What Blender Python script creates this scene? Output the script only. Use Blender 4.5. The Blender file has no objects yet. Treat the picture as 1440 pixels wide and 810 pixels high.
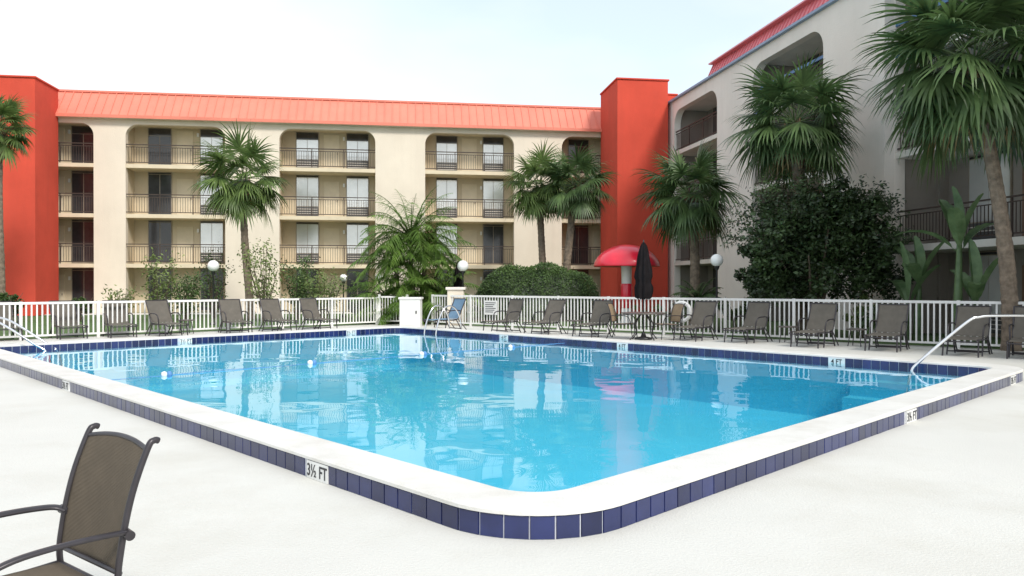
import bpy, math, random
from mathutils import Vector, Matrix, Euler
from math import sin, cos, pi, radians, atan2, sqrt

F=1066.0; HZ=400.0; H=1.52
def X(u,d): return (u-720)/F*d
def Z(v,d): return H+(HZ-v)/F*d

scene=bpy.context.scene
scene.view_settings.view_transform='Standard'
scene.view_settings.look='None'
scene.view_settings.exposure=0

# ------------------------------------------------------------------ materials
def mat(name,col,rough=0.7,var=0.12,scale=3.0,bump=0.0,bscale=40.0,metal=0.0,island=0.0,spec=0.5,stain=None,translucent=0.0,coat=0.0,hue=None):
    m=bpy.data.materials.new(name); m.use_nodes=True
    nt=m.node_tree; N=nt.nodes; L=nt.links
    b=N['Principled BSDF']; out=N['Material Output']
    b.inputs['Roughness'].default_value=rough
    b.inputs['Metallic'].default_value=metal
    b.inputs['Specular IOR Level'].default_value=spec
    b.inputs['Coat Weight'].default_value=coat
    geo=N.new('ShaderNodeNewGeometry')
    noi=N.new('ShaderNodeTexNoise'); noi.inputs['Scale'].default_value=scale; noi.inputs['Detail'].default_value=4; noi.inputs['Roughness'].default_value=0.6
    L.new(geo.outputs['Position'],noi.inputs['Vector'])
    ramp=N.new('ShaderNodeMapRange'); ramp.inputs[1].default_value=0.3; ramp.inputs[2].default_value=0.7
    L.new(noi.outputs['Fac'],ramp.inputs[0])
    mix=N.new('ShaderNodeMix'); mix.data_type='RGBA'
    c=col; hi=hue if hue else tuple(min(1,x*(1+var)) for x in c)
    mix.inputs[6].default_value=(c[0]*(1-var),c[1]*(1-var),c[2]*(1-var),1)
    mix.inputs[7].default_value=(hi[0],hi[1],hi[2],1)
    L.new(ramp.outputs[0],mix.inputs[0])
    colout=mix.outputs[2]
    if island>0:
        mr=N.new('ShaderNodeMapRange'); mr.inputs[3].default_value=1-island; mr.inputs[4].default_value=1+island
        L.new(geo.outputs['Random Per Island'],mr.inputs[0])
        vm=N.new('ShaderNodeVectorMath'); vm.operation='SCALE'
        L.new(colout,vm.inputs[0]); L.new(mr.outputs[0],vm.inputs['Scale'])
        colout=vm.outputs[0]
    if stain:
        mp=N.new('ShaderNodeMapping'); mp.inputs['Scale'].default_value=stain[1]
        L.new(geo.outputs['Position'],mp.inputs[0])
        n2=N.new('ShaderNodeTexNoise'); n2.inputs['Scale'].default_value=1.0; n2.inputs['Detail'].default_value=8; n2.inputs['Roughness'].default_value=0.65
        L.new(mp.outputs[0],n2.inputs['Vector'])
        r2=N.new('ShaderNodeMapRange'); r2.inputs[1].default_value=0.48; r2.inputs[2].default_value=0.78; r2.inputs[4].default_value=stain[2]
        L.new(n2.outputs['Fac'],r2.inputs[0])
        m2=N.new('ShaderNodeMix'); m2.data_type='RGBA'
        L.new(r2.outputs[0],m2.inputs[0]); L.new(colout,m2.inputs[6]); m2.inputs[7].default_value=(*stain[0],1)
        colout=m2.outputs[2]
    L.new(colout,b.inputs['Base Color'])
    if bump>0:
        n3=N.new('ShaderNodeTexNoise'); n3.inputs['Scale'].default_value=bscale; n3.inputs['Detail'].default_value=3
        L.new(geo.outputs['Position'],n3.inputs['Vector'])
        bp=N.new('ShaderNodeBump'); bp.inputs['Strength'].default_value=bump; bp.inputs['Distance'].default_value=0.02
        L.new(n3.outputs['Fac'],bp.inputs['Height']); L.new(bp.outputs[0],b.inputs['Normal'])
    if translucent>0:
        t=N.new('ShaderNodeBsdfTranslucent'); L.new(colout,t.inputs['Color'])
        ms=N.new('ShaderNodeMixShader'); ms.inputs[0].default_value=translucent
        L.new(b.outputs[0],ms.inputs[1]); L.new(t.outputs[0],ms.inputs[2]); L.new(ms.outputs[0],out.inputs['Surface'])
    return m

M={}
M['deck']=mat('deck_paint',(0.625,0.615,0.575),0.75,0.035,0.5,0.25,60,stain=((0.49,0.465,0.40),(0.55,0.55,1),0.6))
M['coping']=mat('coping_paint',(0.70,0.685,0.65),0.6,0.05,2.5,0.2,50,stain=((0.48,0.44,0.37),(2,2,2),0.5))
M['grass']=mat('grass_ground',(0.07,0.13,0.035),0.9,0.4,2.0,0.6,30)
M['cream']=mat('cream_stucco',(0.76,0.675,0.56),0.85,0.05,0.6,0.35,25,stain=((0.60,0.52,0.42),(1.6,1.6,0.16),0.3))
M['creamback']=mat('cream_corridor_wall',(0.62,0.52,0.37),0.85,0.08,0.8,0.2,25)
M['white_st']=mat('white_stucco',(0.82,0.75,0.69),0.85,0.05,0.6,0.35,25,stain=((0.62,0.56,0.50),(1.6,1.6,0.16),0.35))
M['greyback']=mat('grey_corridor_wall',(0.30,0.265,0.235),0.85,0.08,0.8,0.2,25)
M['slab']=mat('slab_paint',(0.70,0.60,0.44),0.8,0.08,1.5)
M['slabw']=mat('slab_paint_white',(0.70,0.66,0.60),0.8,0.08,1.5)
M['red']=mat('red_stucco',(0.62,0.080,0.048),0.95,0.10,0.5,0.3,20,spec=0.3,stain=((0.50,0.07,0.045),(1.2,1.2,0.15),0.5))
M['roof']=mat('coral_metal_roof',(0.75,0.225,0.155),0.5,0.08,0.7,stain=((0.62,0.19,0.135),(1.5,1.5,0.3),0.5))
M['roofp']=mat('red_metal_roof_overexposed',(0.78,0.24,0.27),0.5,0.08,0.7,stain=((0.64,0.20,0.22),(1.5,1.5,0.3),0.4))  # red metal; its backlit, overexposed pink is put into the base colour
M['trimblue']=mat('blue_grey_trim',(0.26,0.34,0.48),0.5,0.1,2)
M['rail']=mat('brown_rail_paint',(0.065,0.048,0.04),0.5,0.2,3,spec=0.3)
M['railb']=mat('blue_rail_paint',(0.06,0.16,0.34),0.45,0.2,3)
M['glassd']=mat('dark_window_glass',(0.045,0.045,0.048),0.12,0.3,1.2,coat=0.5)
M['glassl']=mat('curtained_window_glass',(0.84,0.85,0.84),0.16,0.06,1.5,metal=0.45,coat=0.6)
M['frame']=mat('window_frame',(0.32,0.27,0.21),0.5,0.2,2)
M['louver']=mat('ac_grille',(0.11,0.11,0.11),0.5,0.2,4)
M['door']=mat('door_paint',(0.20,0.115,0.075),0.5,0.15,2)
M['white']=mat('white_enamel',(0.80,0.79,0.77),0.4,0.04,3)
M['tile']=mat('blue_tile',(0.015,0.022,0.088),0.16,0.25,3,island=0.35,coat=0.2)
M['grout']=mat('grout',(0.50,0.51,0.55),0.9,0.15,8)
M['steel']=mat('stainless_rail',(0.75,0.76,0.78),0.14,0.05,5,metal=1.0)
M['bark']=mat('palm_bark',(0.20,0.155,0.115),0.95,0.4,7,0.9,18)
M['boot']=mat('palm_boots',(0.17,0.11,0.065),0.95,0.4,6,0.8,18,island=0.4)
M['wood']=mat('branch_bark',(0.11,0.085,0.06),0.9,0.3,8,0.5,20)
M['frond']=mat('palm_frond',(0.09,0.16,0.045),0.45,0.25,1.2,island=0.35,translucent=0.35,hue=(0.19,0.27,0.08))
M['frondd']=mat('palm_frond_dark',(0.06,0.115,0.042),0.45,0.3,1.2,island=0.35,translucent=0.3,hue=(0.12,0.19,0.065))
M['dry']=mat('dry_frond',(0.26,0.19,0.09),0.8,0.3,4,island=0.4)
M['pinn']=mat('feather_palm_frond',(0.11,0.22,0.04),0.5,0.3,1.8,island=0.4,translucent=0.4,hue=(0.21,0.34,0.07))
M['leafd']=mat('dark_leaf',(0.032,0.06,0.023),0.45,0.45,1.5,island=0.5,translucent=0.15,hue=(0.065,0.11,0.036))
M['leafm']=mat('hedge_leaf',(0.055,0.11,0.03),0.5,0.4,1.5,island=0.5,translucent=0.2,hue=(0.10,0.17,0.045))
M['leafl']=mat('light_leaf',(0.14,0.21,0.06),0.5,0.3,2,island=0.45,translucent=0.3,hue=(0.24,0.30,0.10))
M['banana']=mat('banana_leaf',(0.11,0.20,0.08),0.4,0.3,3,translucent=0.35,hue=(0.20,0.30,0.14))
M['black']=mat('black_metal',(0.02,0.02,0.022),0.4,0.2,6)
M['canvas']=mat('black_canvas',(0.014,0.012,0.013),0.9,0.3,5,0.3,60,spec=0.1)
M['globe']=mat('white_globe',(0.85,0.85,0.84),0.2,0.02,3,coat=0.5)
M['redfg']=mat('red_fibreglass',(0.80,0.015,0.045),0.3,0.06,2,coat=0.5)
M['chairframe']=mat('bronze_frame',(0.045,0.04,0.045),0.35,0.2,10,metal=0.3)
M['slingg']=mat('grey_sling',(0.14,0.125,0.105),0.8,0.12,6,island=0.1,translucent=0.15)
M['tan']=mat('tan_sling',(0.33,0.24,0.15),0.8,0.12,6)
M['tabletop']=mat('table_top',(0.10,0.085,0.075),0.35,0.2,8)
M['bluesling']=mat('blue_sling',(0.15,0.25,0.36),0.8,0.1,6)
M['text']=mat('black_paint',(0.03,0.03,0.035),0.6,0.1,9)
M['markw']=mat('marker_white_tile',(0.74,0.74,0.72),0.3,0.06,8,coat=0.3)
M['plaster']=mat('pool_plaster',(0.12,0.60,0.80),0.8,0.04,0.5)
M['mulch']=mat('mulch',(0.10,0.07,0.045),0.95,0.4,6,0.8,25)
M['rope']=mat('rope_blue',(0.1,0.25,0.5),0.6,0.1,9)

def woven():
    m=mat('brown_woven_sling',(0.17,0.135,0.095),0.7,0.12,9,translucent=0.22)
    nt=m.node_tree; N=nt.nodes; L=nt.links; b=N['Principled BSDF']
    tc=N.new('ShaderNodeTexCoord')
    bumps=[]
    for ax in ('X','Z'):
        w=N.new('ShaderNodeTexWave'); w.bands_direction=ax; w.inputs['Scale'].default_value=60
        L.new(tc.outputs['Object'],w.inputs['Vector']); bumps.append(w)
    a=N.new('ShaderNodeMath'); a.operation='ADD'; L.new(bumps[0].outputs['Fac'],a.inputs[0]); L.new(bumps[1].outputs['Fac'],a.inputs[1])
    bp=N.new('ShaderNodeBump'); bp.inputs['Strength'].default_value=0.8; bp.inputs['Distance'].default_value=0.003
    L.new(a.outputs[0],bp.inputs['Height']); L.new(bp.outputs[0],b.inputs['Normal'])
    return m
M['woven']=woven()

def water():
    m=bpy.data.materials.new('pool_water'); m.use_nodes=True
    nt=m.node_tree; N=nt.nodes; L=nt.links
    N.remove(N['Principled BSDF']); out=N['Material Output']
    geo=N.new('ShaderNodeNewGeometry')
    n1=N.new('ShaderNodeTexNoise'); n1.inputs['Scale'].default_value=1.2; n1.inputs['Detail'].default_value=2; n1.inputs['Roughness'].default_value=0.4
    L.new(geo.outputs['Position'],n1.inputs['Vector'])
    bp=N.new('ShaderNodeBump'); bp.inputs['Strength'].default_value=0.075; bp.inputs['Distance'].default_value=0.10
    L.new(n1.outputs['Fac'],bp.inputs['Height'])
    g=N.new('ShaderNodeBsdfGlossy'); g.inputs['Roughness'].default_value=0.012; g.inputs['Color'].default_value=(0.95,0.98,1,1)
    t=N.new('ShaderNodeBsdfTransparent'); t.inputs['Color'].default_value=(0.74,0.97,1.0,1)
    # Schlick reflectance, the same from above and below the surface
    dt=N.new('ShaderNodeVectorMath'); dt.operation='DOT_PRODUCT'; L.new(bp.outputs[0],dt.inputs[0]); L.new(geo.outputs['Incoming'],dt.inputs[1])
    def mth(op,a,b):
        n=N.new('ShaderNodeMath'); n.operation=op
        for i,v in enumerate((a,b)):
            if v is None: continue
            if isinstance(v,(int,float)): n.inputs[i].default_value=v
            else: L.new(v,n.inputs[i])
        return n.outputs[0]
    ab=mth('ABSOLUTE',dt.outputs['Value'],None); om=mth('SUBTRACT',1.0,ab); pw5=mth('POWER',om,5.0); sc=mth('MULTIPLY',pw5,0.96); fac=mth('ADD',sc,0.035)
    L.new(bp.outputs[0],g.inputs['Normal'])
    ms=N.new('ShaderNodeMixShader'); L.new(fac,ms.inputs[0]); L.new(t.outputs[0],ms.inputs[1]); L.new(g.outputs[0],ms.inputs[2])
    L.new(ms.outputs[0],out.inputs['Surface'])
    return m
M['water']=water()

# ------------------------------------------------------------------ mesh builder
class MB:
    def __init__(s): s.v=[]; s.f=[]; s.m=[]; s.mats=[]; s.sm=[]
    def mi(s,k):
        if k not in s.mats: s.mats.append(k)
        return s.mats.index(k)
    def face(s,pts,k,smooth=False):
        i=len(s.v); s.v.extend([tuple(p) for p in pts]); s.f.append(tuple(range(i,i+len(pts)))); s.m.append(s.mi(k)); s.sm.append(smooth)
    def grid(s,rows,k,smooth=True,closed=False):
        i=len(s.v); n=len(rows[0])
        for r in rows: s.v.extend([tuple(p) for p in r])
        mi=s.mi(k)
        for a in range(len(rows)-1):
            for b in range(n if closed else n-1):
                c=(b+1)%n
                s.f.append((i+a*n+b,i+a*n+c,i+(a+1)*n+c,i+(a+1)*n+b)); s.m.append(mi); s.sm.append(smooth)
    def box(s,x0,x1,y0,y1,z0,z1,k):
        i=len(s.v)
        s.v.extend([(x0,y0,z0),(x1,y0,z0),(x1,y1,z0),(x0,y1,z0),(x0,y0,z1),(x1,y0,z1),(x1,y1,z1),(x0,y1,z1)])
        mi=s.mi(k)
        for f in ((0,3,2,1),(4,5,6,7),(0,1,5,4),(1,2,6,5),(2,3,7,6),(3,0,4,7)):
            s.f.append(tuple(i+q for q in f)); s.m.append(mi); s.sm.append(False)
    def obox(s,p,ax,w,ay,d,z0,z1,k):
        i=len(s.v)
        for z in (z0,z1):
            for a,b in ((-1,-1),(1,-1),(1,1),(-1,1)):
                s.v.append((p[0]+ax[0]*a*w/2+ay[0]*b*d/2,p[1]+ax[1]*a*w/2+ay[1]*b*d/2,z))
        mi=s.mi(k)
        for f in ((0,3,2,1),(4,5,6,7),(0,1,5,4),(1,2,6,5),(2,3,7,6),(3,0,4,7)):
            s.f.append(tuple(i+q for q in f)); s.m.append(mi); s.sm.append(False)
    def tube(s,path,r,k,n=8,cap=True,flat=None):
        P=[Vector(p) for p in path]; rows=[]
        R=r if isinstance(r,(list,tuple)) else [r]*len(P)
        prev=None
        for i,p in enumerate(P):
            t=(P[min(i+1,len(P)-1)]-P[max(i-1,0)]).normalized()
            if prev is None:
                up=Vector((0,0,1)) if abs(t.z)<0.9 else Vector((1,0,0))
                a=t.cross(up).normalized()
            else:
                a=(prev-t*prev.dot(t)).normalized()
            prev=a; b=t.cross(a)
            fx,fy=(flat if flat else (1,1))
            rows.append([p+a*cos(2*pi*j/n)*R[i]*fx+b*sin(2*pi*j/n)*R[i]*fy for j in range(n)])
        s.grid(rows,k,True,True)
        if cap:
            s.face(rows[0][::-1],k); s.face(rows[-1],k)
    def lathe(s,prof,c,k,n=24,smooth=True):
        rows=[[ (c[0]+r*cos(2*pi*j/n),c[1]+r*sin(2*pi*j/n),c[2]+z) for j in range(n)] for r,z in prof]
        s.grid(rows,k,smooth,True)
    def obj(s,name,parent=None,loc=(0,0,0),rot=0,bevel=0):
        me=bpy.data.meshes.new(name); me.from_pydata(s.v,[],s.f)
        for k in s.mats: me.materials.append(M[k])
        me.polygons.foreach_set('material_index',s.m); me.polygons.foreach_set('use_smooth',s.sm); me.update()
        o=bpy.data.objects.new(name,me); scene.collection.objects.link(o)
        o.location=loc; o.rotation_euler=(0,0,rot)
        if parent: o.parent=parent
        if bevel:
            b=o.modifiers.new('bev','BEVEL'); b.width=bevel; b.segments=2; b.limit_method='ANGLE'
        return o
def empty(name,loc=(0,0,0),rot=0):
    e=bpy.data.objects.new(name,None); scene.collection.objects.link(e); e.location=loc; e.rotation_euler=(0,0,rot); return e
def smoothpath(pts,n=6):
    P=[Vector(p) for p in pts]; out=[]
    for i in range(len(P)-1):
        p0=P[max(i-1,0)];p1=P[i];p2=P[i+1];p3=P[min(i+2,len(P)-1)]
        for j in range(n):
            t=j/n
            out.append(0.5*((2*p1)+(-p0+p2)*t+(2*p0-5*p1+4*p2-p3)*t*t+(-p0+3*p1-3*p2+p3)*t**3))
    out.append(P[-1]); return out

# ------------------------------------------------------------------ pool
PR=radians(44.4); PO=Vector((0.14,4.18,0))
Rd=Vector((cos(PR),sin(PR))); Ld=Vector((-sin(PR),cos(PR)))
PW=11.7; PL=17.3
def pw(x,y,z=0): return (PO.x+Rd.x*x+Ld.x*y,PO.y+Rd.y*x+Ld.y*y,z)
def rrect(off,r,step=0.31):
    x0,x1,y0,y1=off,PW-off,off,PL-off
    pts=[]
    def seg(a,b):
        n=max(1,int((Vector(b)-Vector(a)).length/step))
        for i in range(n): pts.append((a[0]+(b[0]-a[0])*i/n,a[1]+(b[1]-a[1])*i/n))
    def arc(cx,cy,a0,n=14):
        for i in range(n): 
            a=a0+pi/2*i/n; pts.append((cx+r*cos(a),cy+r*sin(a)))
    seg((x0+r,y0),(x1-r,y0)); arc(x1-r,y0+r,-pi/2)
    seg((x1,y0+r),(x1,y1-r)); arc(x1-r,y1-r,0)
    seg((x1-r,y1),(x0+r,y1)); arc(x0+r,y1-r,pi/2)
    seg((x0,y1-r),(x0,y0+r)); arc(x0+r,y0+r,pi)
    return pts
CW=0.42
outer=rrect(0.0,0.75)
def remap(off,r):
    res=[]
    for (x,y) in outer:
        cx=min(max(x,0.75),PW-0.75); cy=min(max(y,0.75),PL-0.75)
        d=Vector((x-cx,y-cy)); 
        if d.length<1e-6: res.append((x,y)); continue
        dn=d.normalized(); res.append((x-dn.x*off,y-dn.y*off))
    return res
pool=empty('swimming_pool',PO,PR)
mb=MB()
prof=[(0.005,0.0,'grout'),(0.005,0.148,'grout'),(-0.012,0.150,'coping'),(-0.012,0.172,'coping'),(0.0,0.185,'coping'),(CW-0.02,0.180,'coping'),(CW,0.168,'coping'),(CW,0.150,'coping'),(CW+0.015,0.148,'grout'),(CW+0.015,-0.06,'grout'),(CW+0.02,-0.062,'plaster'),(CW+0.02,-1.0,'plaster'),(CW+0.2,-1.15,'plaster')]
rings=[[(x,y,z) for x,y in remap(o,0)] for o,z,k in prof]
for i in range(len(prof)-1):
    mb.grid([rings[i],rings[i+1]],prof[i+1][2],smooth=False,closed=True)
mb.face(rings[-1],'plaster')
mb.obj('coping_and_basin',pool)
def tiles(off,sgn,z0,z1,name,skips):
    line=remap(off,0); n=len(line); t=MB()
    L=[0]; 
    for i in range(n): L.append(L[-1]+(Vector(line[(i+1)%n])-Vector(line[i])).length)
    tot=L[-1]; cnt=int(tot/0.156); w=tot/cnt
    def at(s):
        s%=tot
        lo=0; hi=n
        while hi-lo>1:
            mid=(lo+hi)//2
            if L[mid]<=s: lo=mid
            else: hi=mid
        a=Vector(line[lo]); b=Vector(line[(lo+1)%n]); f=(s-L[lo])/max(1e-9,L[lo+1]-L[lo]); return a.lerp(b,f)
    random.seed(5)
    for i in range(cnt):
        a=at(i*w+0.0035); b=at((i+1)*w-0.0035)
        c=(a+b)/2
        if any((c-Vector(s)).length<0.17 for s in skips): continue
        d=(b-a).normalized(); nrm=Vector((d.y,-d.x))*sgn
        j=random.uniform(-0.0015,0.0015)
        p=nrm*(0.008+j)
        q=[Vector((a.x,a.y,z0)),Vector((b.x,b.y,z0)),Vector((b.x,b.y,z1)),Vector((a.x,a.y,z1))]
        cen=sum(q,Vector())/4
        o=[v+(cen-v)*0.04+Vector((p.x,p.y,0)) for v in q]
        i0=len(t.v); t.v.extend([tuple(v) for v in q]); t.v.extend([tuple(v) for v in o]); mi=t.mi('tile')
        for k in range(4):
            k2=(k+1)%4
            t.f.append((i0+k,i0+k2,i0+4+k2,i0+4+k)); t.m.append(mi); t.sm.append(False)
        t.f.append((i0+4,i0+5,i0+6,i0+7)); t.m.append(mi); t.sm.append(False)
    t.obj(name,pool)
mk_out=[(0,2.34),(0,9.3),(5.95,0),(0,14.8),(10.4,0)]
ix1=PW-CW-0.015; iy1=PL-CW-0.015
mk_in=[(4.6,iy1),(ix1,12.0),(ix1,3.0),(9.5,iy1),(ix1,8.0)]
tiles(0.005,1,0.004,0.144,'outer_tiles',mk_out)
tiles(CW+0.015,-1,-0.02,0.143,'waterline_tiles',mk_in)
def marker(px,py,ang,text,i,z0=0.006,z1=0.142):
    e=bpy.data.objects.new('depth_marker_%d'%i,None); scene.collection.objects.link(e); e.parent=pool
    e.location=(px,py,0); e.rotation_euler=(0,0,ang)
    t=MB(); t.box(-0.155,0.155,-0.012,0.02,z0,z1,'markw'); t.obj('plate',e)
    cu=bpy.data.curves.new('marker_text','FONT'); cu.body=text; cu.size=0.135; cu.align_x='CENTER'; cu.extrude=0.001; cu.offset=0.0015
    o=bpy.data.objects.new('lettering',cu); scene.collection.objects.link(o); o.parent=e
    o.location=(0,-0.0145,z0+0.022); o.rotation_euler=(pi/2,0,0); o.scale=(0.82,1,1); cu.materials.append(M['text'])
for i,(x,y) in enumerate(mk_out):
    marker(x,y,(-pi/2 if x==0 else 0),'3½ FT',i)
for i,(x,y) in enumerate(mk_in):
    marker(x,y,(0 if y==iy1 else -pi/2),'3½ FT' if x!=ix1 else '4 FT',10+i)
w=MB(); w.face([(x,y,0.045) for x,y in remap(CW+0.010,0)],'water')
w.obj('water',pool)
st=MB()
for k in range(3):
    st.box(ix1-0.35*(3-k),ix1+0.05,CW+0.3,CW+2.2,-1.1,-0.2-0.28*(2-k)-0.002*k,'plaster')
st.obj('pool_steps',pool)
rp=MB(); rp.tube([(CW+0.02+ (PW-2*CW-0.04)*i/20,9.8,0.05-0.008*sin(i*1.3)) for i in range(21)],0.006,'rope',6)
for x in (1.58,4.2,6.8,9.4):
    for dx,k in ((-.05,'white'),(.03,'rope')):
        rows=[[(x+dx+xx,9.8+r*cos(2*pi*j/12),.06+r*sin(2*pi*j/12)) for j in range(12)] for r,xx in ((.005,-.045),(.045,-.035),(.058,0),(.045,.03),(.005,.04))]
        rp.grid(rows,k,True,True)
rp.obj('float_rope',pool)
def handrail(name,paths,r=0.024):
    b=MB()
    for p in paths:
        b.tube(smoothpath(p,6),r,'steel',10)
        e=p[-1]; b.lathe([(0.055,0),(0.055,0.012),(0.03,0.03),(0.024,0.03)],(e[0],e[1],e[2]),'steel',14)
    b.obj(name)
def shift(p,d): return [(a[0]+d[0],a[1]+d[1],a[2]) for a in p]
rr=[(6.75,13.0,-0.6),(6.85,13.02,-0.02),(7.05,13.05,0.22),(7.85,13.1,0.86),(8.1,13.12,0.96),(8.4,13.15,0.98),(9.15,13.25,0.97),(9.35,13.28,0.88),(9.42,13.3,0.6),(9.42,13.3,0.004)]
handrail('pool_handrail',[rr])
lr=[(-10.3,17.4,-0.5),(-10.45,17.4,0.0),(-10.7,17.35,0.2),(-11.4,17.25,0.68),(-11.8,17.2,0.78),(-12.4,17.15,0.78),(-12.6,17.1,0.6),(-12.6,17.1,0.004)]
handrail('pool_handrail',[lr,shift(lr,(0.1,-0.55))])
def lad(y):
    x1=PW-CW
    P=[(x1-0.35,y,-0.8),(x1-0.3,y,0.1),(x1-0.12,y,0.62),(x1+0.1,y,0.86),(x1+0.4,y,0.82),(x1+0.62,y,0.5),(x1+0.68,y,0.004)]
    return [pw(*p) for p in P]
handrail('pool_ladder',[lad(14.6),lad(15.15)])

# ------------------------------------------------------------------ ground & deck
pc=Vector(pw(PW/2,PL/2)[:2])
LF0=Vector((-17.4,16.5)); LF1=Vector((-5.1,28.55))
RF0=Vector((-3.0,28.6)); RF1=Vector((13.6,15.6))
def lineof(a,b,off):
    d=(b-a).normalized(); n=Vector((-d.y,d.x))
    if n.dot(pc-a)>0: n=-n
    return (a+n*off,n)
lines=[lineof(LF0,LF1,0.35),lineof(Vector((-5.1,28.7)),Vector((-3,28.7)),0.3),lineof(RF0,RF1,0.35),(Vector((0,-30)),Vector((0,-1))),(Vector((-40,0)),Vector((-1,0))),(Vector((40,0)),Vector((1,0)))]
hole=[Vector(pw(x,y)[:2]) for x,y in remap(-0.0,0)]
hd=[]
for i in range(len(hole)):
    a=hole[i]; b=hole[(i+1)%len(hole)]
    for j in range(3): hd.append(a.lerp(b,j/3))
def cast(p):
    d=(p-pc).normalized(); best=1e9
    for a,n in lines:
        k=d.dot(n)
        if k>1e-6:
            t=(a-pc).dot(n)/k
            if t<best: best=t
    return pc+d*best
dk=MB(); inn=[(p.x,p.y,0.004) for p in hd]; far=[cast(p) for p in hd]; mid=[(p.lerp(q,0.3).x,p.lerp(q,0.3).y,0.004) for p,q in zip(hd,far)]
dk.grid([inn,mid,[(q.x,q.y,0.004) for q in far]],'deck',False,True); dk.obj('pool_deck')
g=MB(); g.grid([[(p.x,p.y,0.0) for p in hd],[(pc.x+(p.x-pc.x)*5,pc.y+(p.y-pc.y)*5,0) for p in hd],[(pc.x+(p.x-pc.x)*150,pc.y+(p.y-pc.y)*150,0) for p in hd]],'grass',False,True); g.obj('ground')

# ------------------------------------------------------------------ fence
def fence(name,a,b,h=1.1):
    a=Vector(a);b=Vector(b); L=(b-a).length; d=(b-a)/L; n=Vector((-d.y,d.x)); t=MB()
    npost=max(1,round(L/1.85)); sp=L/npost
    for i in range(npost+1):
        p=a+d*sp*i; t.obox(p,d,0.07,n,0.07,0.0,h+0.012,'white')
    for i in range(npost):
        c=a+d*sp*(i+0.5)
        t.obox(c,d,sp-0.07,n,0.06,h-0.065,h,'white'); t.obox(c,d,sp-0.07,n,0.04,0.09,0.14,'white')
        k=int(sp/0.12)
        for j in range(1,k):
            p=a+d*(sp*i+sp*j/k); t.obox(p,d,0.038,n,0.02,0.14,h-0.065,'white')
    t.obj(name)
fence('white_picket_fence',LF0,LF1,1.04)
fence('white_picket_fence',RF0,RF1,1.13)
gt=MB(); 
d=Vector((1,0)); n=Vector((0,1))
for u in (-5.0,-3.95): gt.obox((u,28.6),d,0.09,n,0.09,0,1.15,'white')
gt.box(-4.95,-4.0,28.58,28.62,1.02,1.08,'white'); gt.box(-4.95,-4.0,28.58,28.62,0.12,0.17,'white')
for i in range(9): gt.box(-4.9+i*0.105,-4.875+i*0.105,28.59,28.61,0.17,1.02,'white')
gt.obj('fence_gate')

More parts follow.
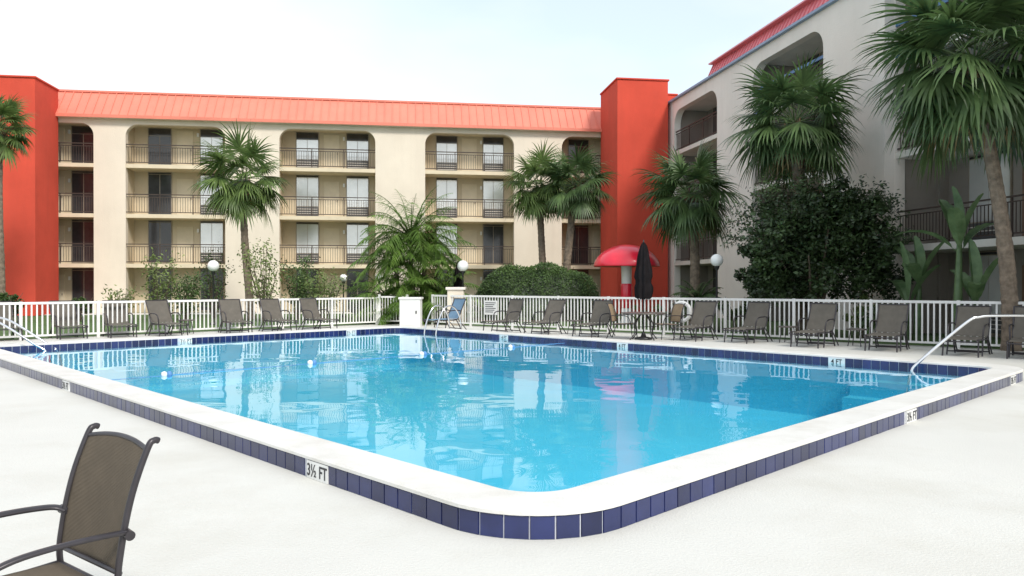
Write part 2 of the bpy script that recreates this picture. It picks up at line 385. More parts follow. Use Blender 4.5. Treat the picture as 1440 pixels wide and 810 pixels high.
# ------------------------------------------------------------------ buildings
def comb(opens,x0,x1,ztop,zo,rad):
    pts=[(x0,0),(x0,ztop),(x1,ztop),(x1,0)]
    for a,b in sorted(opens,reverse=True):
        pts.append((b,0))
        for i in range(9):
            t=pi/2*i/8; pts.append((b-rad+rad*cos(t),zo-rad+rad*sin(t)))
        for i in range(9):
            t=pi/2*i/8; pts.append((a+rad-rad*sin(t),zo-rad+rad*cos(t)))
        pts.append((a,0))
    return pts
def facade(b,opens,x0,x1,floors,ztop,zo,rad,wallk,backk,slabk,railk,depth,seed,railh=1.05,pat=None):
    random.seed(seed)
    pts=comb(opens,x0,x1,ztop,zo,rad)
    w=MB(); T=0.35
    w.face([(x,0,z) for x,z in pts],wallk); w.face([(x,T,z) for x,z in pts][::-1],wallk)
    for i in range(len(pts)):
        p=pts[i];q=pts[(i+1)%len(pts)]
        w.face([(p[0],0,p[1]),(p[0],T,p[1]),(q[0],T,q[1]),(q[0],0,q[1])],wallk)
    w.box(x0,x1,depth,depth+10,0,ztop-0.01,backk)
    w.box(x0,x1,T+0.002,depth-0.002,zo+0.12,zo+0.4,slabk)
    s=sorted(opens); edges=[x0]+[v for o in s for v in o]+[x1]
    for i in range(0,len(edges),2):
        a,c=edges[i],edges[i+1]
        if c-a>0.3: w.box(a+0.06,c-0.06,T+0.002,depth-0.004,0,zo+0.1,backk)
    w.obj('walls',b)
    sl=MB(); rl=MB(); wi=MB()
    for (a,c) in s:
        for fz in floors:
            sl.box(a+0.003,c-0.003,0.03,depth-0.003,fz-0.2,fz,slabk)
            y=0.10
            rl.box(a,c,y-0.03,y+0.03,fz+railh-0.045,fz+railh,railk); rl.box(a,c,y-0.02,y+0.02,fz+0.08,fz+0.12,railk)
            rl.box(a,c,y-0.02,y+0.02,fz+railh-0.17,fz+railh-0.14,railk)
            k=int((c-a)/0.125)
            for j in range(1,k):
                x=a+(c-a)*j/k; rl.box(x-0.009,x+0.009,y-0.009,y+0.009,fz+0.12,fz+railh-0.17,railk)
            for j in range(1,3):
                x=a+(c-a)*j/3; rl.box(x-0.022,x+0.022,y-0.022,y+0.022,fz,fz+railh-0.045,railk)
        W=c-a
        for fi,fz in enumerate([0.0]+list(floors)):
            topz=(list(floors)+[zo+0.12])[fi]-(0.2 if fi<len(floors) else 0)
            for wi_i,(r0,r1) in enumerate(((0.14,0.37),(0.68,0.91))):
                xa=a+W*r0; xb=a+W*r1; y=depth-0.06
                dark=random.random()<0.35
                if pat: dark=pat(sorted(opens).index((a,c)),fi,wi_i,dark)
                g='glassd' if dark else 'glassl'
                wi.box(xa-0.04,xb+0.04,y,depth+0.05,fz+0.05,topz-0.02,'frame')
                wi.box(xa,xb,y-0.012,y-0.002,topz-(0.42 if fi==len(floors) else .12),topz-0.05,'glassd')
                tp=topz-(0.45 if fi==len(floors) else .15)
                if not dark:
                    wi.box(xa,(xa+xb)/2-0.012,y-0.012,y-0.002,fz+0.66,tp,g)
                    wi.box((xa+xb)/2+0.012,xb,y-0.014,y-0.004,fz+0.66,tp,g)
                    wi.box(xa,xb,y-0.05,y-0.002,fz+0.12,fz+0.62,'louver')
                    for q in range(7): wi.box(xa+0.04,xb-0.04,y-0.07,y-0.052,fz+0.16+q*0.065,fz+0.19+q*0.065,'slabw' if q%2 else 'louver')
                else:
                    wi.box(xa,(xa+xb)/2-0.02,y-0.012,y-0.002,fz+0.12,tp,g)
                    wi.box((xa+xb)/2+0.02,xb,y-0.014,y-0.004,fz+0.12,tp,g)
            xa=a+W*0.43; wi.box(xa,xa+0.85,depth-0.04,depth+0.02,fz+0.02,fz+2.05,'slab' if backk=='creamback' else 'door')
            wi.box(xa+0.72,xa+0.76,depth-0.09,depth-0.045,fz+0.95,fz+1.05,'frame')
            wi.box(xa+1.05,xa+1.15,depth-0.1,depth-0.002,fz+1.75,fz+1.95,'white')
    sl.obj('balcony_slabs',b); rl.obj('railings',b); wi.obj('windows_and_doors',b)

BA=radians(8.0); bx,by=cos(BA),sin(BA)
B0=(-23.35,39.0)
def tb(u):
    r=(u-720)/F; return (23.35+39*r)/(bx-by*r)
bld=empty('hotel_building',(B0[0],B0[1],0),BA)
ops=[(tb(132)-5.0,tb(132)),(tb(177),tb(317)),(tb(393),tb(528)),(tb(598),tb(723)),(tb(790),tb(790)+5.0)]
def pat(i,f,k,d):
    if i==1 and k==0: return True
    if i==4: return True
    if i==0: return True
    if f==0: return True
    if i==3 and k==1 and f<3: return f==1
    return False
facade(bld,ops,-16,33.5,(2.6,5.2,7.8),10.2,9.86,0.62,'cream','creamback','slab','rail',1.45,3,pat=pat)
rf=MB()
def roofpanel(t,x0,x1,y0,z0,y1,z1,k,sp=0.42):
    t.face([(x0,y0,z0),(x1,y0,z0),(x1,y1,z1),(x0,y1,z1)],k)
    t.face([(x0,y0,z0),(x0,y1,z1),(x0,y1,z0)],k); t.face([(x1,y0,z0),(x1,y1,z0),(x1,y1,z1)],k)
    dz=Vector((0,y1-y0,z1-z0)).normalized(); nn=Vector((0,-dz.z,dz.y))*0.045
    n=int((x1-x0)/sp)
    for i in range(n+1):
        x=x0+(x1-x0)*i/n
        a=Vector((x-0.018,y0,z0));b=Vector((x+0.018,y0,z0));c=Vector((x+0.018,y1,z1));d=Vector((x-0.018,y1,z1))
        t.face([a+nn,b+nn,c+nn,d+nn],k); t.face([a,a+nn,d+nn,d],k); t.face([b,c,c+nn,b+nn],k); t.face([a,b,b+nn,a+nn],k)
roofpanel(rf,-16,33.5,-0.32,10.22,0.75,11.62,'roof')
rf.box(-16,33.5,-0.30,0.0,10.10,10.215,'cream'); rf.box(-16,33.5,-0.36,-0.322,10.10,10.26,'roof')
rf.box(-16,33.5,0.76,11.2,10.22,11.60,'roof'); rf.box(-16,33.5,0.68,0.95,11.62,11.72,'roof')
rf.obj('metal_roof',bld)
def tower(corner,wx,depth,h,side,extra=None):
    e=empty('red_stair_tower',(corner[0],corner[1],0),BA)
    t=MB(); x0,x1=(-wx,0) if side<0 else (0,wx)
    t.box(x0,x1,0,depth,0,h,'red'); t.box(x0-0.06,x1+0.06,-0.06,depth-0.01,h,h+0.09,'red')
    if extra: t.box(wx+0.003,wx+extra[0],extra[1],depth,0,extra[2],'red'); t.box(wx+0.065,wx+extra[0]+0.05,extra[1]-0.05,depth,extra[2],extra[2]+0.08,'red')
    t.obj('tower_walls',e,bevel=0.02)
tower((-22.95,36.5),14,2.5,11.45,-1)
tower((5.48,39.5),2.75,3.4,12.2,1,(1.3,2.2,12.05))

S=1.1
def zs(z): return H+(z-H)*S
def sr(u):
    r=(u-720)/F; return (37*r-7.5)/(0.177+0.984*r)*S
RA=atan2(-0.984,0.177)
rb=empty('hotel_wing',(7.5*S,37*S,0),RA)
opsr=[(sr(948),sr(1008)),(sr(1058),sr(1157))]
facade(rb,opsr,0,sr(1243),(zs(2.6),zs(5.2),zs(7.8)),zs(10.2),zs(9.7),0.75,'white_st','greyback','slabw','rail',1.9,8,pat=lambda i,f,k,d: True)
rb2=empty('hotel_wing_end_section')
xs=sr(1243)
rb2.rotation_euler=(0,0,RA)
rb2.location=(7.5*S+0.177*xs+0.984*0.35,37*S-0.984*xs+0.177*0.35,0)
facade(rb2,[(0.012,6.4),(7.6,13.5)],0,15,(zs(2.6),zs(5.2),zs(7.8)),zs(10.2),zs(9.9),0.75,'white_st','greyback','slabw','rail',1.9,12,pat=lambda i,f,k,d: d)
def bluerail(parent,a,c,fz):
    t=MB(); t.box(a,c,0.02,0.065,fz+0.98,fz+1.09,'railb'); t.box(a,c,0.02,0.06,fz+0.02,fz+0.12,'railb'); t.obj('blue_rail',parent)
bluerail(rb,opsr[1][0],opsr[1][1],zs(7.8)); bluerail(rb2,0.012,6.4,zs(7.8))
r2=MB(); zt=zs(10.2)
roofpanel(r2,sr(1000),xs+15,-0.12,zt+0.10,0.12,zt+0.62,'roofp',0.3)
r2.box(sr(1000),xs+15,0.125,11,zt+0.02,zt+0.60,'roofp')
r2.box(-0.1,xs+15,-0.16,0.3,zt+0.002,zt+0.095,'trimblue'); r2.box(sr(1000),xs+15,-0.15,0.2,zt+0.62,zt+0.68,'roofp')
r2.obj('metal_roof',rb)

# ------------------------------------------------------------------ vegetation
def fanfrond(t,base,az,el,pl,lr,k,rng,nl=20,w=0.05,droop=0.5):
    d=Vector((cos(az)*cos(el),sin(az)*cos(el),sin(el))); side=Vector((-sin(az),cos(az),0))
    side=(side+Vector((0,0,rng.uniform(-.45,.45)))).normalized()
    p=Vector(base); path=[p.copy()]
    for i in range(4):
        d=(d+Vector((0,0,-0.13*droop*pl))).normalized(); p=p+d*pl/4; path.append(p.copy())
    t.tube(path,[0.022,0.018,0.015,0.012,0.01],k,4,False)
    nrm=side.cross(d).normalized()
    for j in range(nl):
        a=radians(-115+230*j/(nl-1))+rng.uniform(-.05,.05)
        ln=lr*(0.74+0.26*cos(a*0.8))*rng.uniform(0.82,1.1)
        dd=(d*cos(a)+side*sin(a)+nrm*(0.22*abs(sin(a)))).normalized()
        q=p.copy(); wv=dd.cross(nrm).normalized()
        q=q+d*lr*0.10*cos(a)
        rows=[]; segs=5
        for s in range(segs+1):
            f=s/segs; ww=w*(0.45+1.1*f if f<0.45 else 1.7*(1-f)+0.02)*0.5
            rows.append([q-wv*ww,q+wv*ww])
            dd=(dd+Vector((0,0,-droop*(0.12+0.75*f*f)))).normalized(); q=q+dd*ln/segs
        t.grid(rows,k,False)
def palm(name,u,d,vc,rpx,seed,k='frond',n=46,ubase=None,trunk=0.17,skirt=7):
    rng=random.Random(seed); x=X(u,d); z=Z(vc,d); R=rpx/F*d
    xb=X(ubase,d) if ubase else x+rng.uniform(-.2,.2)
    e=empty(name,(xb,d,0)); tx=x-xb
    t=MB(); rows=[]; nseg=60; zt=z-0.06*R
    def cl(f): return tx*f**1.4+0.06*sin(f*4+seed),0.05*cos(f*5)
    for i in range(nseg+1):
        f=i/nseg; r=trunk*(1.2-0.3*f+(0.35*math.exp(-f*14)))*(1.0+(0.03 if i%2 else -0.02))*rng.uniform(0.97,1.03)
        cx,cy=cl(f)
        rows.append([(cx+r*rng.uniform(.97,1.03)*cos(2*pi*j/12),cy+r*sin(2*pi*j/12),zt*f) for j in range(12)])
    t.grid(rows,'bark',False,True)
    for i in range(60):
        a=rng.uniform(0,2*pi); zz=zt-rng.uniform(0.0,min(1.3,z*.25)); f=zz/zt
        cx,cy=cl(f); r=trunk*0.9
        b=Vector((cx+r*cos(a),cy+r*sin(a),zz)); o=Vector((cos(a),sin(a),0))
        t.tube([b,b+o*0.08+Vector((0,0,.10)),b+o*0.15+Vector((0,0,.26))],[0.055,0.042,0.015],'boot',5)
    t.obj('trunk',e)
    c=MB(); cx,_=cl(1)
    for i in range(n):
        f=(i+0.5)/n; el=math.asin(max(-1,min(1,1.0-1.66*f)))+rng.uniform(-.18,.18)
        az=i*2.39996+rng.uniform(-.3,.3)
        sc=rng.uniform(0.78,1.1)
        fanfrond(c,(cx+0.1*cos(az),0.1*sin(az),zt+0.05+0.2*(1-f)),az,el,R*0.52*sc,R*0.62*sc,k,rng,26,0.075*R/1.9+0.008,0.42+0.55*f)
    for i in range(skirt):
        az=rng.uniform(0,2*pi); fanfrond(c,(cx+0.1*cos(az),0.1*sin(az),zt-0.05),az,rng.uniform(-1.1,-.7),R*0.35,R*0.5,'dry',rng,12,0.05,1.0)
    c.obj('crown',e)
palm('sabal_palm_tree',2,31,182,50,1,'frond',40,trunk=0.16)
palm('sabal_palm_tree',343,33,252,66,2,'frond',46,ubase=350,trunk=0.15,skirt=3)
palm('sabal_palm_tree',757,36.5,262,54,3,'frond',42,ubase=768,trunk=0.16,skirt=4)
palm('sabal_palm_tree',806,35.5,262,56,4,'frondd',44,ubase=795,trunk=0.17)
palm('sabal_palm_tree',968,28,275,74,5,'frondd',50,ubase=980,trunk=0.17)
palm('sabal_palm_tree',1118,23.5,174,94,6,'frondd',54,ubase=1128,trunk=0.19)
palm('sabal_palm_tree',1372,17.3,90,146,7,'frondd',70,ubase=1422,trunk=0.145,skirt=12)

def pinnate(t,base,az,el,L,k,rng,arch=1.0):
    d=Vector((cos(az)*cos(el),sin(az)*cos(el),sin(el))); p=Vector(base); n=16
    side=Vector((-sin(az),cos(az),0)); pts=[p.copy()]
    for i in range(n):
        d=(d+Vector((0,0,-0.10*arch*(0.4+i/n)))).normalized(); p=p+d*L/n; pts.append(p.copy())
    t.tube(pts,[0.022*(1-.8*i/n) for i in range(n+1)],k,4,False)
    for i in range(2*n-2):
        f=(i+3)/(2*n+1); q=pts[int(f*n)].lerp(pts[min(n,int(f*n)+1)],f*n%1)
        tg=(pts[min(n,int(f*n)+1)]-pts[int(f*n)]).normalized()
        for s in (-1,1):
            ln=L*0.27*(sin(pi*min(1,f*1.0+0.12))**0.6+0.1)*rng.uniform(.85,1.1)
            dd=(side*s*0.8+tg*0.65+Vector((0,0,rng.uniform(-.2,.25)))).normalized(); wv=Vector((0,0,1)).cross(dd).normalized()*0.026; qq=q.copy(); rows=[]
            for m in range(4):
                ff=m/3; rows.append([qq-wv*(1-ff*.9),qq+wv*(1-ff*.9)]); dd=(dd+Vector((0,0,-.32))).normalized(); qq=qq+dd*ln/3
            t.grid(rows,k,False)
def featherpalm(name,u,d,vc,rpx,seed,n=44,k='pinn'):
    rng=random.Random(seed); e=empty(name,(X(u,d),d,0)); R=rpx/F*d
    t=MB(); z=Z(vc,d)
    stems=[(0,0,z*0.72),(0.55,0.1,z*.58),(-0.6,-.1,z*.52),(0.15,-.4,z*.32),(-1.0,.2,z*.22),(1.1,0,z*.22),(.5,-.5,z*.1),(-.5,-.5,z*.1)]
    c=MB()
    for (sx,sy,sz) in stems:
        t.tube([(sx*.5,sy*.5,0),(sx*.8,sy*.8,sz*.5),(sx,sy,sz)],[.10,.085,.07],'bark',8)
        m=n if sx==0 else n//2
        for i in range(m):
            f=(i+.5)/m; pinnate(c,(sx,sy,sz),i*2.4+rng.uniform(-.3,.3),1.35-1.5*f,R*rng.uniform(.95,1.25)*(1 if sx==0 else .85),k,rng,1.0+.4*f)
    t.obj('stems',e); c.obj('fronds',e)
featherpalm('areca_palm',578,30,290,78,11)

def leafball(t,center,rad,n,size,k,rng,shell=0.55):
    C=Vector(center); rx,ry,rz=rad
    clumps=[]
    nc=max(10,int(n/160))
    for i in range(nc):
        v=Vector((rng.gauss(0,1),rng.gauss(0,1),rng.gauss(0,1))).normalized()*(rng.uniform(shell,1.0))
        clumps.append((Vector((v.x*rx,v.y*ry,v.z*rz)),rng.uniform(.16,.34)*min(rx,rz)))
    for i in range(n):
        cp,cr=clumps[i%nc]
        v=Vector((rng.gauss(0,1),rng.gauss(0,1),rng.gauss(0,1))).normalized()*cr*rng.random()**0.33
        p=C+cp+v
        if p.z<0.03: continue
        a=(Vector((rng.gauss(0,1),rng.gauss(0,1),rng.gauss(0,.7)))+v.normalized()*0.2).normalized()
        nn=(Vector((rng.gauss(0,.6),rng.gauss(0,.6),1))+v.normalized()).normalized()
        b=a.cross(nn); 
        if b.length<.1: continue
        b.normalize(); s=size*rng.uniform(.7,1.3)
        t.face([p-a*s*.5,p+b*s*.26,p+a*s*.5,p-b*s*.26],k)
def bigbush(name,u,d,seed):
    rng=random.Random(seed); e=empty(name,(X(u,d),d,0)); t=MB()
    for i in range(9):
        a=i*2.4; r=rng.uniform(.7,1.5)
        t.tube(smoothpath([(0.15*cos(a),0.15*sin(a),0),(r*.3*cos(a),r*.3*sin(a),.9),(r*cos(a),r*sin(a),rng.uniform(2.0,3.4))],4),[0.09-.07*i2/8 for i2 in range(9)],'wood',7)
    t.obj('branches',e)
    c=MB()
    leafball(c,(0.1,0,2.75),(2.25,1.6,1.75),20000,0.14,'leafd',rng,.1)
    leafball(c,(-1.4,0,1.75),(1.15,1.2,1.1),6500,0.13,'leafd',rng,.2)
    leafball(c,(1.55,0,2.1),(1.25,1.2,1.2),6500,0.13,'leafd',rng,.2)
    leafball(c,(0.5,0,3.75),(1.45,1.1,1.0),5500,0.13,'leafd',rng,.2)
    leafball(c,(1.4,0,3.5),(1.1,1.1,1.0),3500,0.13,'leafd',rng,.2)
    for i in range(90):
        v=Vector((rng.gauss(0,1),rng.gauss(0,.8),abs(rng.gauss(0,1)))).normalized()
        p=Vector((.1+v.x*2.35,v.y*1.7,2.7+v.z*1.85))
        for j in range(26):
            q=p+v*j*.02+Vector((rng.gauss(0,.06),rng.gauss(0,.06),rng.gauss(0,.06))); a=Vector((rng.gauss(0,1),rng.gauss(0,1),rng.gauss(0,1))).normalized(); b=a.orthogonal().normalized()
            c.face([q-a*.06,q+b*.03,q+a*.06,q-b*.03],'leafd')
    c.obj('foliage',e)
bigbush('rounded_tree',1144,22.6,21)
def shrub(name,u,d,w,h,n,size,k,seed,sparse=False,lift=0.0):
    rng=random.Random(seed); e=empty(name,(X(u,d),d,0)); t=MB(); c=MB()
    nb=14 if sparse else 6
    for i in range(nb):
        a=rng.uniform(0,2*pi); r=w*rng.uniform(.15,.5); hh=h*rng.uniform(.6,1.0)
        P=smoothpath([(0.05*cos(a),.05*sin(a),0),(r*.5*cos(a),r*.5*sin(a),hh*.5),(r*cos(a)+rng.uniform(-.1,.1),r*sin(a),hh)],4)
        t.tube(P,[0.028-.022*q/(len(P)-1) for q in range(len(P))],'wood',5)
        if sparse:
            for j in range(n//nb):
                p=P[rng.randint(3,len(P)-1)]+Vector((rng.gauss(0,.18),rng.gauss(0,.18),rng.gauss(0,.16)))
                av=Vector((rng.gauss(0,1),rng.gauss(0,1),rng.gauss(0,.8))).normalized(); b=av.orthogonal().normalized(); s=size*rng.uniform(.6,1.3)
                c.face([p-av*s*.5,p+b*s*.22,p+av*s*.5,p-b*s*.22],k)
    if not sparse: leafball(c,(0,0,h*.52+lift),(w*.5,w*.4,h*.46),n,size,k,rng,.3)
    t.obj('branches',e); c.obj('foliage',e)
shrub('leafy_shrub',225,31,1.6,2.8,900,.14,'leafl',31,True)
shrub('leafy_shrub',262,32,1.6,2.0,1400,.13,'leafm',32,True)
shrub('leafy_shrub',372,31,1.6,3.2,1000,.14,'leafl',33,True)
shrub('leafy_shrub',418,33,1.9,2.6,1600,.14,'leafm',34,True)
shrub('leafy_shrub',455,32,1.9,2.0,1400,.14,'leafl',35,True)
shrub('leafy_shrub',300,34,1.4,3.1,700,.13,'leafm',36,True)
shrub('leafy_shrub',165,33,1.4,1.3,600,.13,'leafl',44,True)
shrub('leafy_shrub',110,31,1.4,1.1,900,.12,'leafm',45)
shrub('leafy_shrub',502,34,1.5,1.5,1300,.12,'leafm',37)
shrub('leafy_shrub',640,33,1.4,2.0,2200,.12,'leafm',38)
shrub('leafy_shrub',610,32.5,1.5,1.5,1500,.12,'leafl',39)
shrub('leafy_shrub',5,30,1.8,1.4,1300,.12,'leafm',40)
shrub('leafy_shrub',1040,24.5,1.8,1.25,2200,.11,'leafm',41)
shrub('leafy_shrub',1215,21.5,2.2,1.2,2200,.10,'leafl',42)
shrub('leafy_shrub',920,26.5,2.0,1.0,1300,.10,'leafm',43)
def hedge():
    rng=random.Random(51); d=33; x0=X(668,d); x1=X(842,d); e=empty('clipped_hedge',((x0+x1)/2,d,0)); c=MB(); W=(x1-x0)/2; top=Z(374,d)
    rows=[]
    for i in range(25):
        a=-1+2*i/24; r=max(.02,(1-abs(a)**4)**.4); rows.append([(a*W*.93, (0.9)*r*cos(t_), max(0.02,(top-.15)*r*sin(t_))) for t_ in [pi*j/12 for j in range(13)]])
    c.grid(rows,'leafd',True)
    for i in range(17000):
        a=rng.uniform(-1,1); r=(1-abs(a)**4)**.4; th=rng.uniform(0,pi); bump=1+.04*sin(a*9)+.03*sin(th*5+a*4)
        p=Vector((a*W+rng.gauss(0,.04),1.0*r*cos(th)*bump,max(.03,(top-.05)*r*abs(sin(th))**.75*bump)))+Vector((rng.gauss(0,.05),rng.gauss(0,.05),rng.gauss(0,.04)))
        av=Vector((rng.gauss(0,1),rng.gauss(0,1),rng.gauss(0,1))).normalized(); b=av.orthogonal().normalized(); s=.085*rng.uniform(.7,1.3)
        c.face([p-av*s*.5,p+b*s*.3,p+av*s*.5,p-b*s*.3],'leafm')
    c.obj('foliage',e)
hedge()
def banana(name,u,d,specs,seed):
    rng=random.Random(seed); e=empty(name,(X(u,d),d,0)); t=MB()
    for (ox,h,n) in specs:
        t.tube([(ox,0,0),(ox+.02,0,h*.5),(ox+.05,0,h)],[.12,.10,.06],'banana',9)
        for i in range(n):
            az=i*2.4+rng.uniform(-.3,.3)+pi; el=1.5-.75*i/n
            d_=Vector((cos(az)*cos(el),sin(az)*cos(el),sin(el))); p=Vector((ox+.05,0,h*.9)); L=rng.uniform(1.4,1.9); rows=[]; side=Vector((-sin(az),cos(az),0)); m=14
            for j in range(m+1):
                f=j/m; w=0.02 if f<.18 else .23*sin(pi*((f-.18)/.82*.96+.02))**.55
                up=Vector((-cos(az),-sin(az),.3))*w*.5+Vector((0,0,.02*(j%2)))
                rows.append([p-side*w*.8+up,p-side*w*.45+up*.5,p,p+side*w*.45+up*.5,p+side*w*.8+up])
                d_=(d_+Vector((0,0,-.06-.1*f*(i/n)))).normalized(); p=p+d_*L/m
            t.grid(rows,'banana',False)
    t.obj('leaves',e)
banana('banana_plant',1346,18.6,[(0,2.5,6),(.4,1.0,4)],61)
banana('banana_plant',1290,20.5,[(0,1.5,4),(-.3,.9,3)],62)
def sago(u,d,r,z0,seed):
    rng=random.Random(seed); e=empty('sago_palm',(X(u,d),d,0)); t=MB(); t.tube([(0,0,0),(0,0,z0)],[.16,.14],'boot',9)
    for i in range(26): pinnate(t,(0,0,z0),i*2.4,1.3-1.3*(i/26),r,'frondd',rng,1.2)
    t.obj('fronds',e)
sago(982,26,1.1,.9,71); sago(1240,20.6,.8,.5,72)

# ------------------------------------------------------------------ furniture
def rotface(f): return atan2(-f[0],f[1])
def lounger(x,y,f,sling='slingg',seed=0,L=0.85,ang=0.30):
    e=empty('sling_chaise_lounge',(x,y,0.004),rotface(f)); t=MB(); rng=random.Random(seed); w=.30
    e.scale=(1.08,1.0,1.06)
    bt=(-ang-.02+rng.uniform(-.07,.07),0.98)
    for s in (-w,w):
        t.tube(smoothpath([(s,bt[0],bt[1]),(s,-.16,.66),(s,0,.36),(s,.35,.33),(s,L,.34),(s,L+.08,.30)],4),.017,'chairframe',7)
        t.tube(smoothpath([(s,-.12,.60),(s*1.06,.02,.63),(s*1.06,.32,.61),(s*1.02,.42,.5),(s,.43,.33)],4),.016,'chairframe',7)
        t.tube([(s,.06,.35),(s*1.03,-.14,0)],.016,'chairframe',7); t.tube([(s,.43,.34),(s*1.03,.52,0)],.016,'chairframe',7)
        t.tube([(s,L-.05,.34),(s*1.03,L+.0,0)],.016,'chairframe',7); t.tube([(s,.0,.36),(s*1.03,-.36,0)],.014,'chairframe',7)
    for (yy,zz) in ((bt[0],bt[1]),(0,.35),(L+.08,.30),(-.1,.06),(.5,.08)): t.tube([(-w,yy,zz),(w,yy,zz)],.014,'chairframe',7)
    rows=[]
    for i in range(9):
        q=i/8; yy=bt[0]*(1-q)+0*q; zz=bt[1]*(1-q)+.37*q; sag=.03*sin(pi*q)
        rows.append([(-w+2*w*j/6,yy-sag*sin(pi*j/6)+.0-0.06*sin(pi*q)*.3,zz) for j in range(7)])
    t.grid(rows,sling)
    rows=[[(-w+2*w*j/6,L*1.04*i/8+.01,.365-.03*i/8-.03*sin(pi*i/8)*sin(pi*j/6)) for j in range(7)] for i in range(9)]
    t.grid(rows,sling)
    t.obj('chaise_mesh',e)
fl=(0.72,-0.69)
jr=random.Random(9)
for i,(u,v) in enumerate([(0,478),(92,475),(164,473),(228,472),(327,468),(385,466),(440,464)]):
    d=H*F/(v-HZ); lounger(X(u,d),d,(fl[0]+jr.uniform(-.2,.2),fl[1]),seed=i)
fr_=(-0.68,-0.73)
for i,(u,v) in enumerate([(718,468),(774,470),(842,473),(1060,481),(1152,487),(1252,492),(1365,499),(1450,503)]):
    d=H*F/(v-HZ)+.15; lounger(X(u,d),d,(fr_[0]+jr.uniform(-.2,.2),fr_[1]),seed=20+i)
for i,(u,v) in enumerate([(985,478)]):
    d=H*F/(v-HZ)+.15; lounger(X(u,d),d,fr_,seed=40)
d=25.2; lounger(X(636,d),d,(-.75,-.6),'bluesling',50)

def patiochair(name,x,y,f,sling,fine=False,scale=1.0):
    e=empty(name,(x,y,0.004),rotface(f)); e.scale=(scale,)*3; t=MB(); w=.265; n=12 if fine else 7; r=.0135
    post=[(-.27,0),(-.19,.22),(-.13,.41),(-.142,.58),(-.185,.78),(-.25,.955),(-.277,.982),(-.295,.978)]
    sp=smoothpath([(0,a,b) for a,b in post],6)
    for s in (-1,1):
        t.tube([(s*w,p.y,p.z) for p in sp],r,'chairframe',n)
        t.tube(smoothpath([(s*w,-.13,.40),(s*w,.1,.395),(s*w,.34,.42),(s*w,.44,.40)],5),r,'chairframe',n)
        t.tube(smoothpath([(s*w,-.155,.625),(s*(w+.035),-.10,.645),(s*(w+.045),.1,.655),(s*(w+.04),.28,.64),(s*(w+.02),.37,.58),(s*w,.41,.42),(s*w,.47,.0)],6),r*1.05,'chairframe',n,flat=(1.5,.8))
        t.lathe([(.0,0),(.02,0),(.02,.012),(.012,.03)],(s*w,-.27,-.004),'black',10)
        if fine: t.tube([(s*(w-.02),-.165,.625),(s*(w+.045),-.155,.625)],.02,'chairframe',12)
    for (yy,zz) in ((-.135,.47),(-.13,.40),(.44,.40),(-.20,.15)): t.tube([(-w,yy,zz),(w,yy,zz)],r*.8,'chairframe',n)
    t.tube(smoothpath([(-w,-.25,.945),(-w*.5,-.265,.965),(0,-.27,.972),(w*.5,-.265,.965),(w,-.25,.945)],4),r*.8,'chairframe',n)
    t.obj('frame',e)
    c=MB(); m=24 if fine else 6
    bk=[p for p in sp if .46<=p.z<=.96 and p.y>-.27]
    rows=[]
    for p in bk:
        q=(p.z-.46)/.5
        rows.append([(-w+.008+(2*w-.016)*j/m,p.y-.004-.028*sin(pi*j/m)*(.5+.6*sin(pi*q)),p.z+.018*sin(pi*j/m)*q) for j in range(m+1)])
    c.grid(rows,sling)
    rows=[[(-w+.008+(2*w-.016)*j/m,-.12+.55*i/12,.408-.022*sin(pi*i/12)*sin(pi*j/m)+.015*i/12) for j in range(m+1)] for i in range(13)]
    c.grid(rows,sling)
    o=c.obj('sling',e)
    so=o.modifiers.new('th','SOLIDIFY'); so.thickness=.004
    return e
patiochair('patio_armchair',-1.735,2.87,(-.60,-.80),'woven',True,.93)
TX,TY=X(905,20.9),20.9
t=MB(); t.lathe([(0,.705),(.58,.705),(.6,.715),(.6,.735),(.58,.745),(.03,.745),(0,.745)],(TX,TY,.004),'tabletop',36)
for a in range(4):
    an=a*pi/2+.5; t.tube(smoothpath([(TX+.1*cos(an),TY+.1*sin(an),.7),(TX+.32*cos(an),TY+.32*sin(an),.45),(TX+.3*cos(an),TY+.3*sin(an),.2),(TX+.46*cos(an),TY+.46*sin(an),.01)],4),.016,'chairframe',7)
t.tube([(TX-.45*cos(.5),TY-.45*sin(.5),.35),(TX+.45*cos(.5),TY+.45*sin(.5),.35)],.01,'chairframe',6)
t.obj('patio_table')
def umbrella(x,y,top,can,wd=1.0):
    e=empty('closed_umbrella',(x,y,0)); t=MB(); t.tube([(0,0,0),(0,0,top-.05)],.02,'black',8); t.lathe([(0,top+.08),(.02,top+.05),(.02,top-.02)],(0,0,0),'black',8)
    t.lathe([(0,.0),(.24,.0),(.24,.05),(.08,.08),(.04,.2)],(0,0,.004),'black',20); t.obj('pole_and_base',e)
    c=MB(); rows=[]; n=32
    for i in range(17):
        f=i/16; z=top-f*can; r=.03+.22*wd*f**.6*(1-.35*max(0,(f-.75)/.25)); r*= (1-.25*math.exp(-((f-.72)/.06)**2))
        rows.append([(r*(1+.22*cos(8*2*pi*j/n)+.05*sin(3*j+i))*cos(2*pi*j/n),r*(1+.22*cos(8*2*pi*j/n))*sin(2*pi*j/n),z+.03*cos(8*2*pi*j/n)*f) for j in range(n)])
    c.grid(rows,'canvas',True,True); c.obj('folded_canopy',e)
umbrella(TX,TY,2.68,1.55,1.1)
umbrella(X(645,29.8),29.8,2.45,1.2,.8)
patiochair('patio_chair',X(870,21.4),21.4,(.8,-.35),'tan'); patiochair('patio_chair',X(944,21.2),21.2,(-.85,-.3),'tan')
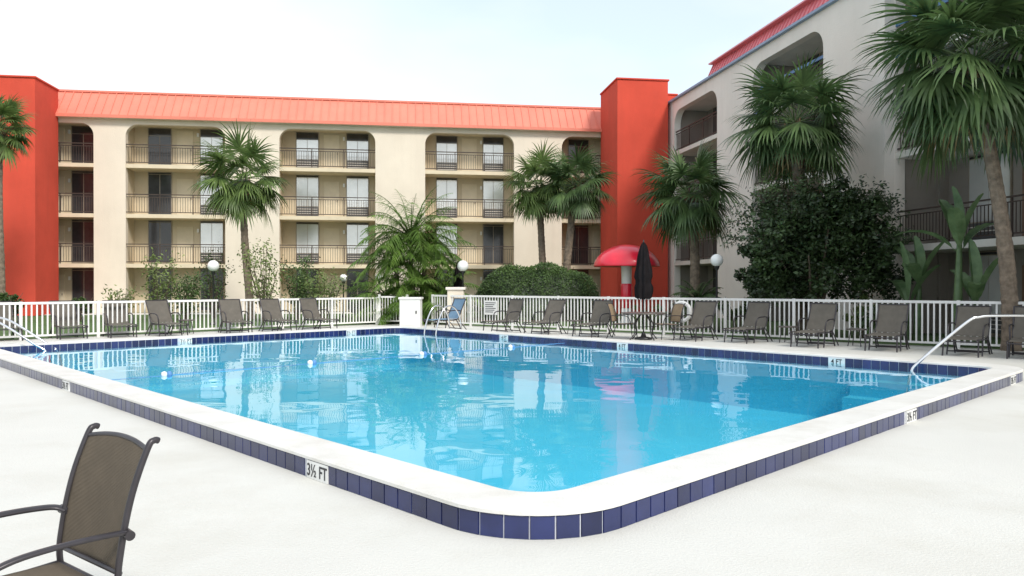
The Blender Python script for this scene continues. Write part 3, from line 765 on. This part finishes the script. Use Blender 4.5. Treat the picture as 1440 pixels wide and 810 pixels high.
for i,(u,v) in enumerate([(1108,483),(1205,488),(262,470),(808,471)]):
    d=H*F/(v-HZ)+.2; x=X(u,d); t=MB(); t.lathe([(0,.40),(.24,.40),(.25,.41),(.25,.43),(0,.435)],(x,d,.004),'tabletop',20)
    for a in range(4): t.tube([(x+.15*cos(a*pi/2),d+.15*sin(a*pi/2),.4),(x+.22*cos(a*pi/2),d+.22*sin(a*pi/2),0.004)],.011,'chairframe',6)
    t.obj('side_table')
mx,my=X(881,29.5),29.5
e=empty('mushroom_water_feature',(mx,my,0)); t=MB()
R_=46/F*29.5; zt=Z(344,29.5); zb=Z(374,29.5)
t.lathe([(0.001,zt)]+[(R_*sin(a),zb+(zt-zb)*(cos(a)**1.15 if a<1.57 else 0)) for a in [pi/2*i/14 for i in range(1,15)]]+[(R_*.99,zb-.03),(R_*.95,zb-.02),(R_*.6,zb+.15),(.2,zb+.2)],(0,0,0),'redfg',44)
t.obj('cap',e); t=MB()
t.lathe([(.26,0),(.2,.2),(.19,1.5),(.22,zb+.2)],(0,0,0),'white',20)
t.lathe([(.21,.6),(.225,.62),(.225,1.52),(.21,1.55)],(0,0,0),'redfg',20)
t.obj('stem',e)
def lamp(u,d,vc,rp):
    z=Z(vc,d); r=rp/F*d; e=empty('globe_street_lamp',(X(u,d),d,0)); t=MB()
    t.lathe([(.12,0),(.12,.06),(.05,.12),(.035,.3),(.03,z-r-.12),(.07,z-r-.06),(.09,z-r+.02)],(0,0,0),'black',14); t.obj('post',e)
    g=MB(); g.lathe([(max(.001,r*sin(pi*i/14)),z-r*cos(pi*i/14)) for i in range(15)],(0,0,0),'globe',24); g.obj('globe',e)
lamp(300,28.5,374,8); lamp(651,29,374,8); lamp(1008,23.6,366,9); lamp(483,35,391,5.5); lamp(533,35,390,5.5)
bx_=X(578,26.8); t=MB(); t.box(bx_-.36,bx_+.36,26.5,27.1,.004,1.0,'white'); t.box(bx_-.4,bx_+.4,26.46,27.14,1.0,1.07,'white'); t.box(bx_-.3,bx_+.3,26.485,26.5,.1,.9,'markw'); t.box(bx_+.2,bx_+.24,26.46,26.485,.5,.6,'black')
t.obj('towel_bin',bevel=.015)
px=X(641,28.2); t=MB(); t.box(px-.3,px+.3,28.0,28.6,0,1.32,'cream'); t.box(px-.36,px+.36,27.94,28.66,1.32,1.42,'white_st'); t.obj('stucco_gate_pillar',bevel=.015)
def fencept(u):
    r=(u-720)/F; dd=RF1-RF0; s=(r*RF0.y-RF0.x)/(dd.x-r*dd.y); return RF0+dd*s
p=fencept(960); e=empty('life_ring',(p.x-.05,p.y-.08,.72),atan2((RF1-RF0).y,(RF1-RF0).x)); t=MB()
for q in range(8):
    t.tube([(.27*cos(a),0,.27*sin(a)) for a in [q*pi/4+pi/4*i/5 for i in range(6)]],.055,'white',10)
t.obj('ring',e)
p=fencept(690); e=empty('pool_rules_sign',(p.x,p.y-.06,0),atan2((RF1-RF0).y,(RF1-RF0).x)); t=MB(); t.box(-.3,.3,-.01,.01,.45,.95,'markw')
for i in range(6): t.box(-.24,.24-.06*(i%3),-.014,-.011,.86-i*.065,.885-i*.065,'text')
t.obj('board',e)

t=MB(); n=24
t.face([(X(740,33)+4.5*cos(2*pi*i/n),33+2*sin(2*pi*i/n),.006) for i in range(n)],'mulch'); t.obj('planting_bed')
t=MB(); t.box(-15,33,-1.6,-.02,.0,.03,'slabw'); o=t.obj('path',None,(B0[0],B0[1],0),BA)

# ------------------------------------------------------------------ light
sd=Vector((0.42,-0.66,0.72)).normalized()
sun=bpy.data.lights.new('sun','SUN'); sun.energy=2.9; sun.angle=radians(12); sun.color=(1,.955,.88)
so=bpy.data.objects.new('sun',sun); scene.collection.objects.link(so); so.rotation_euler=sd.to_track_quat('Z','Y').to_euler(); so.location=(20,-20,30)
wld=bpy.data.worlds.new('World'); scene.world=wld; wld.use_nodes=True; nt=wld.node_tree; N=nt.nodes; L=nt.links
bg=N['Background']; sky=N.new('ShaderNodeTexSky'); sky.sky_type='NISHITA'; sky.sun_disc=False
sky.sun_elevation=math.asin(sd.z); sky.sun_rotation=atan2(sd.x,sd.y); sky.dust_density=1.5; sky.air_density=1.2
vs=N.new('ShaderNodeVectorMath'); vs.operation='SCALE'; vs.inputs['Scale'].default_value=2.1; L.new(sky.outputs[0],vs.inputs[0])
tc=N.new('ShaderNodeTexCoord'); mp=N.new('ShaderNodeMapping'); mp.inputs['Scale'].default_value=(1.0,1.0,2.2); mp.inputs['Location'].default_value=(.9,.4,.2)
L.new(tc.outputs['Generated'],mp.inputs[0]); cn=N.new('ShaderNodeTexNoise'); cn.inputs['Scale'].default_value=1.3; cn.inputs['Detail'].default_value=6; cn.inputs['Roughness'].default_value=.5
L.new(mp.outputs[0],cn.inputs['Vector']); cr=N.new('ShaderNodeMapRange'); cr.inputs[1].default_value=.38; cr.inputs[2].default_value=.60; cr.inputs[3].default_value=.52
L.new(cn.outputs['Fac'],cr.inputs[0]); mx_=N.new('ShaderNodeMix'); mx_.data_type='RGBA'; L.new(cr.outputs[0],mx_.inputs[0]); L.new(vs.outputs[0],mx_.inputs[6]); mx_.inputs[7].default_value=(8.6,9.1,9.3,1)
L.new(mx_.outputs[2],bg.inputs['Color']); bg.inputs['Strength'].default_value=.125

cam=bpy.data.cameras.new('camera'); co=bpy.data.objects.new('camera',cam); scene.collection.objects.link(co)
cam.sensor_width=36; cam.lens=36*F/1440; cam.clip_end=6000; cam.clip_start=.05
co.location=(0,0,H); co.rotation_euler=(radians(90)-math.atan(5/F),0,0)
scene.camera=co
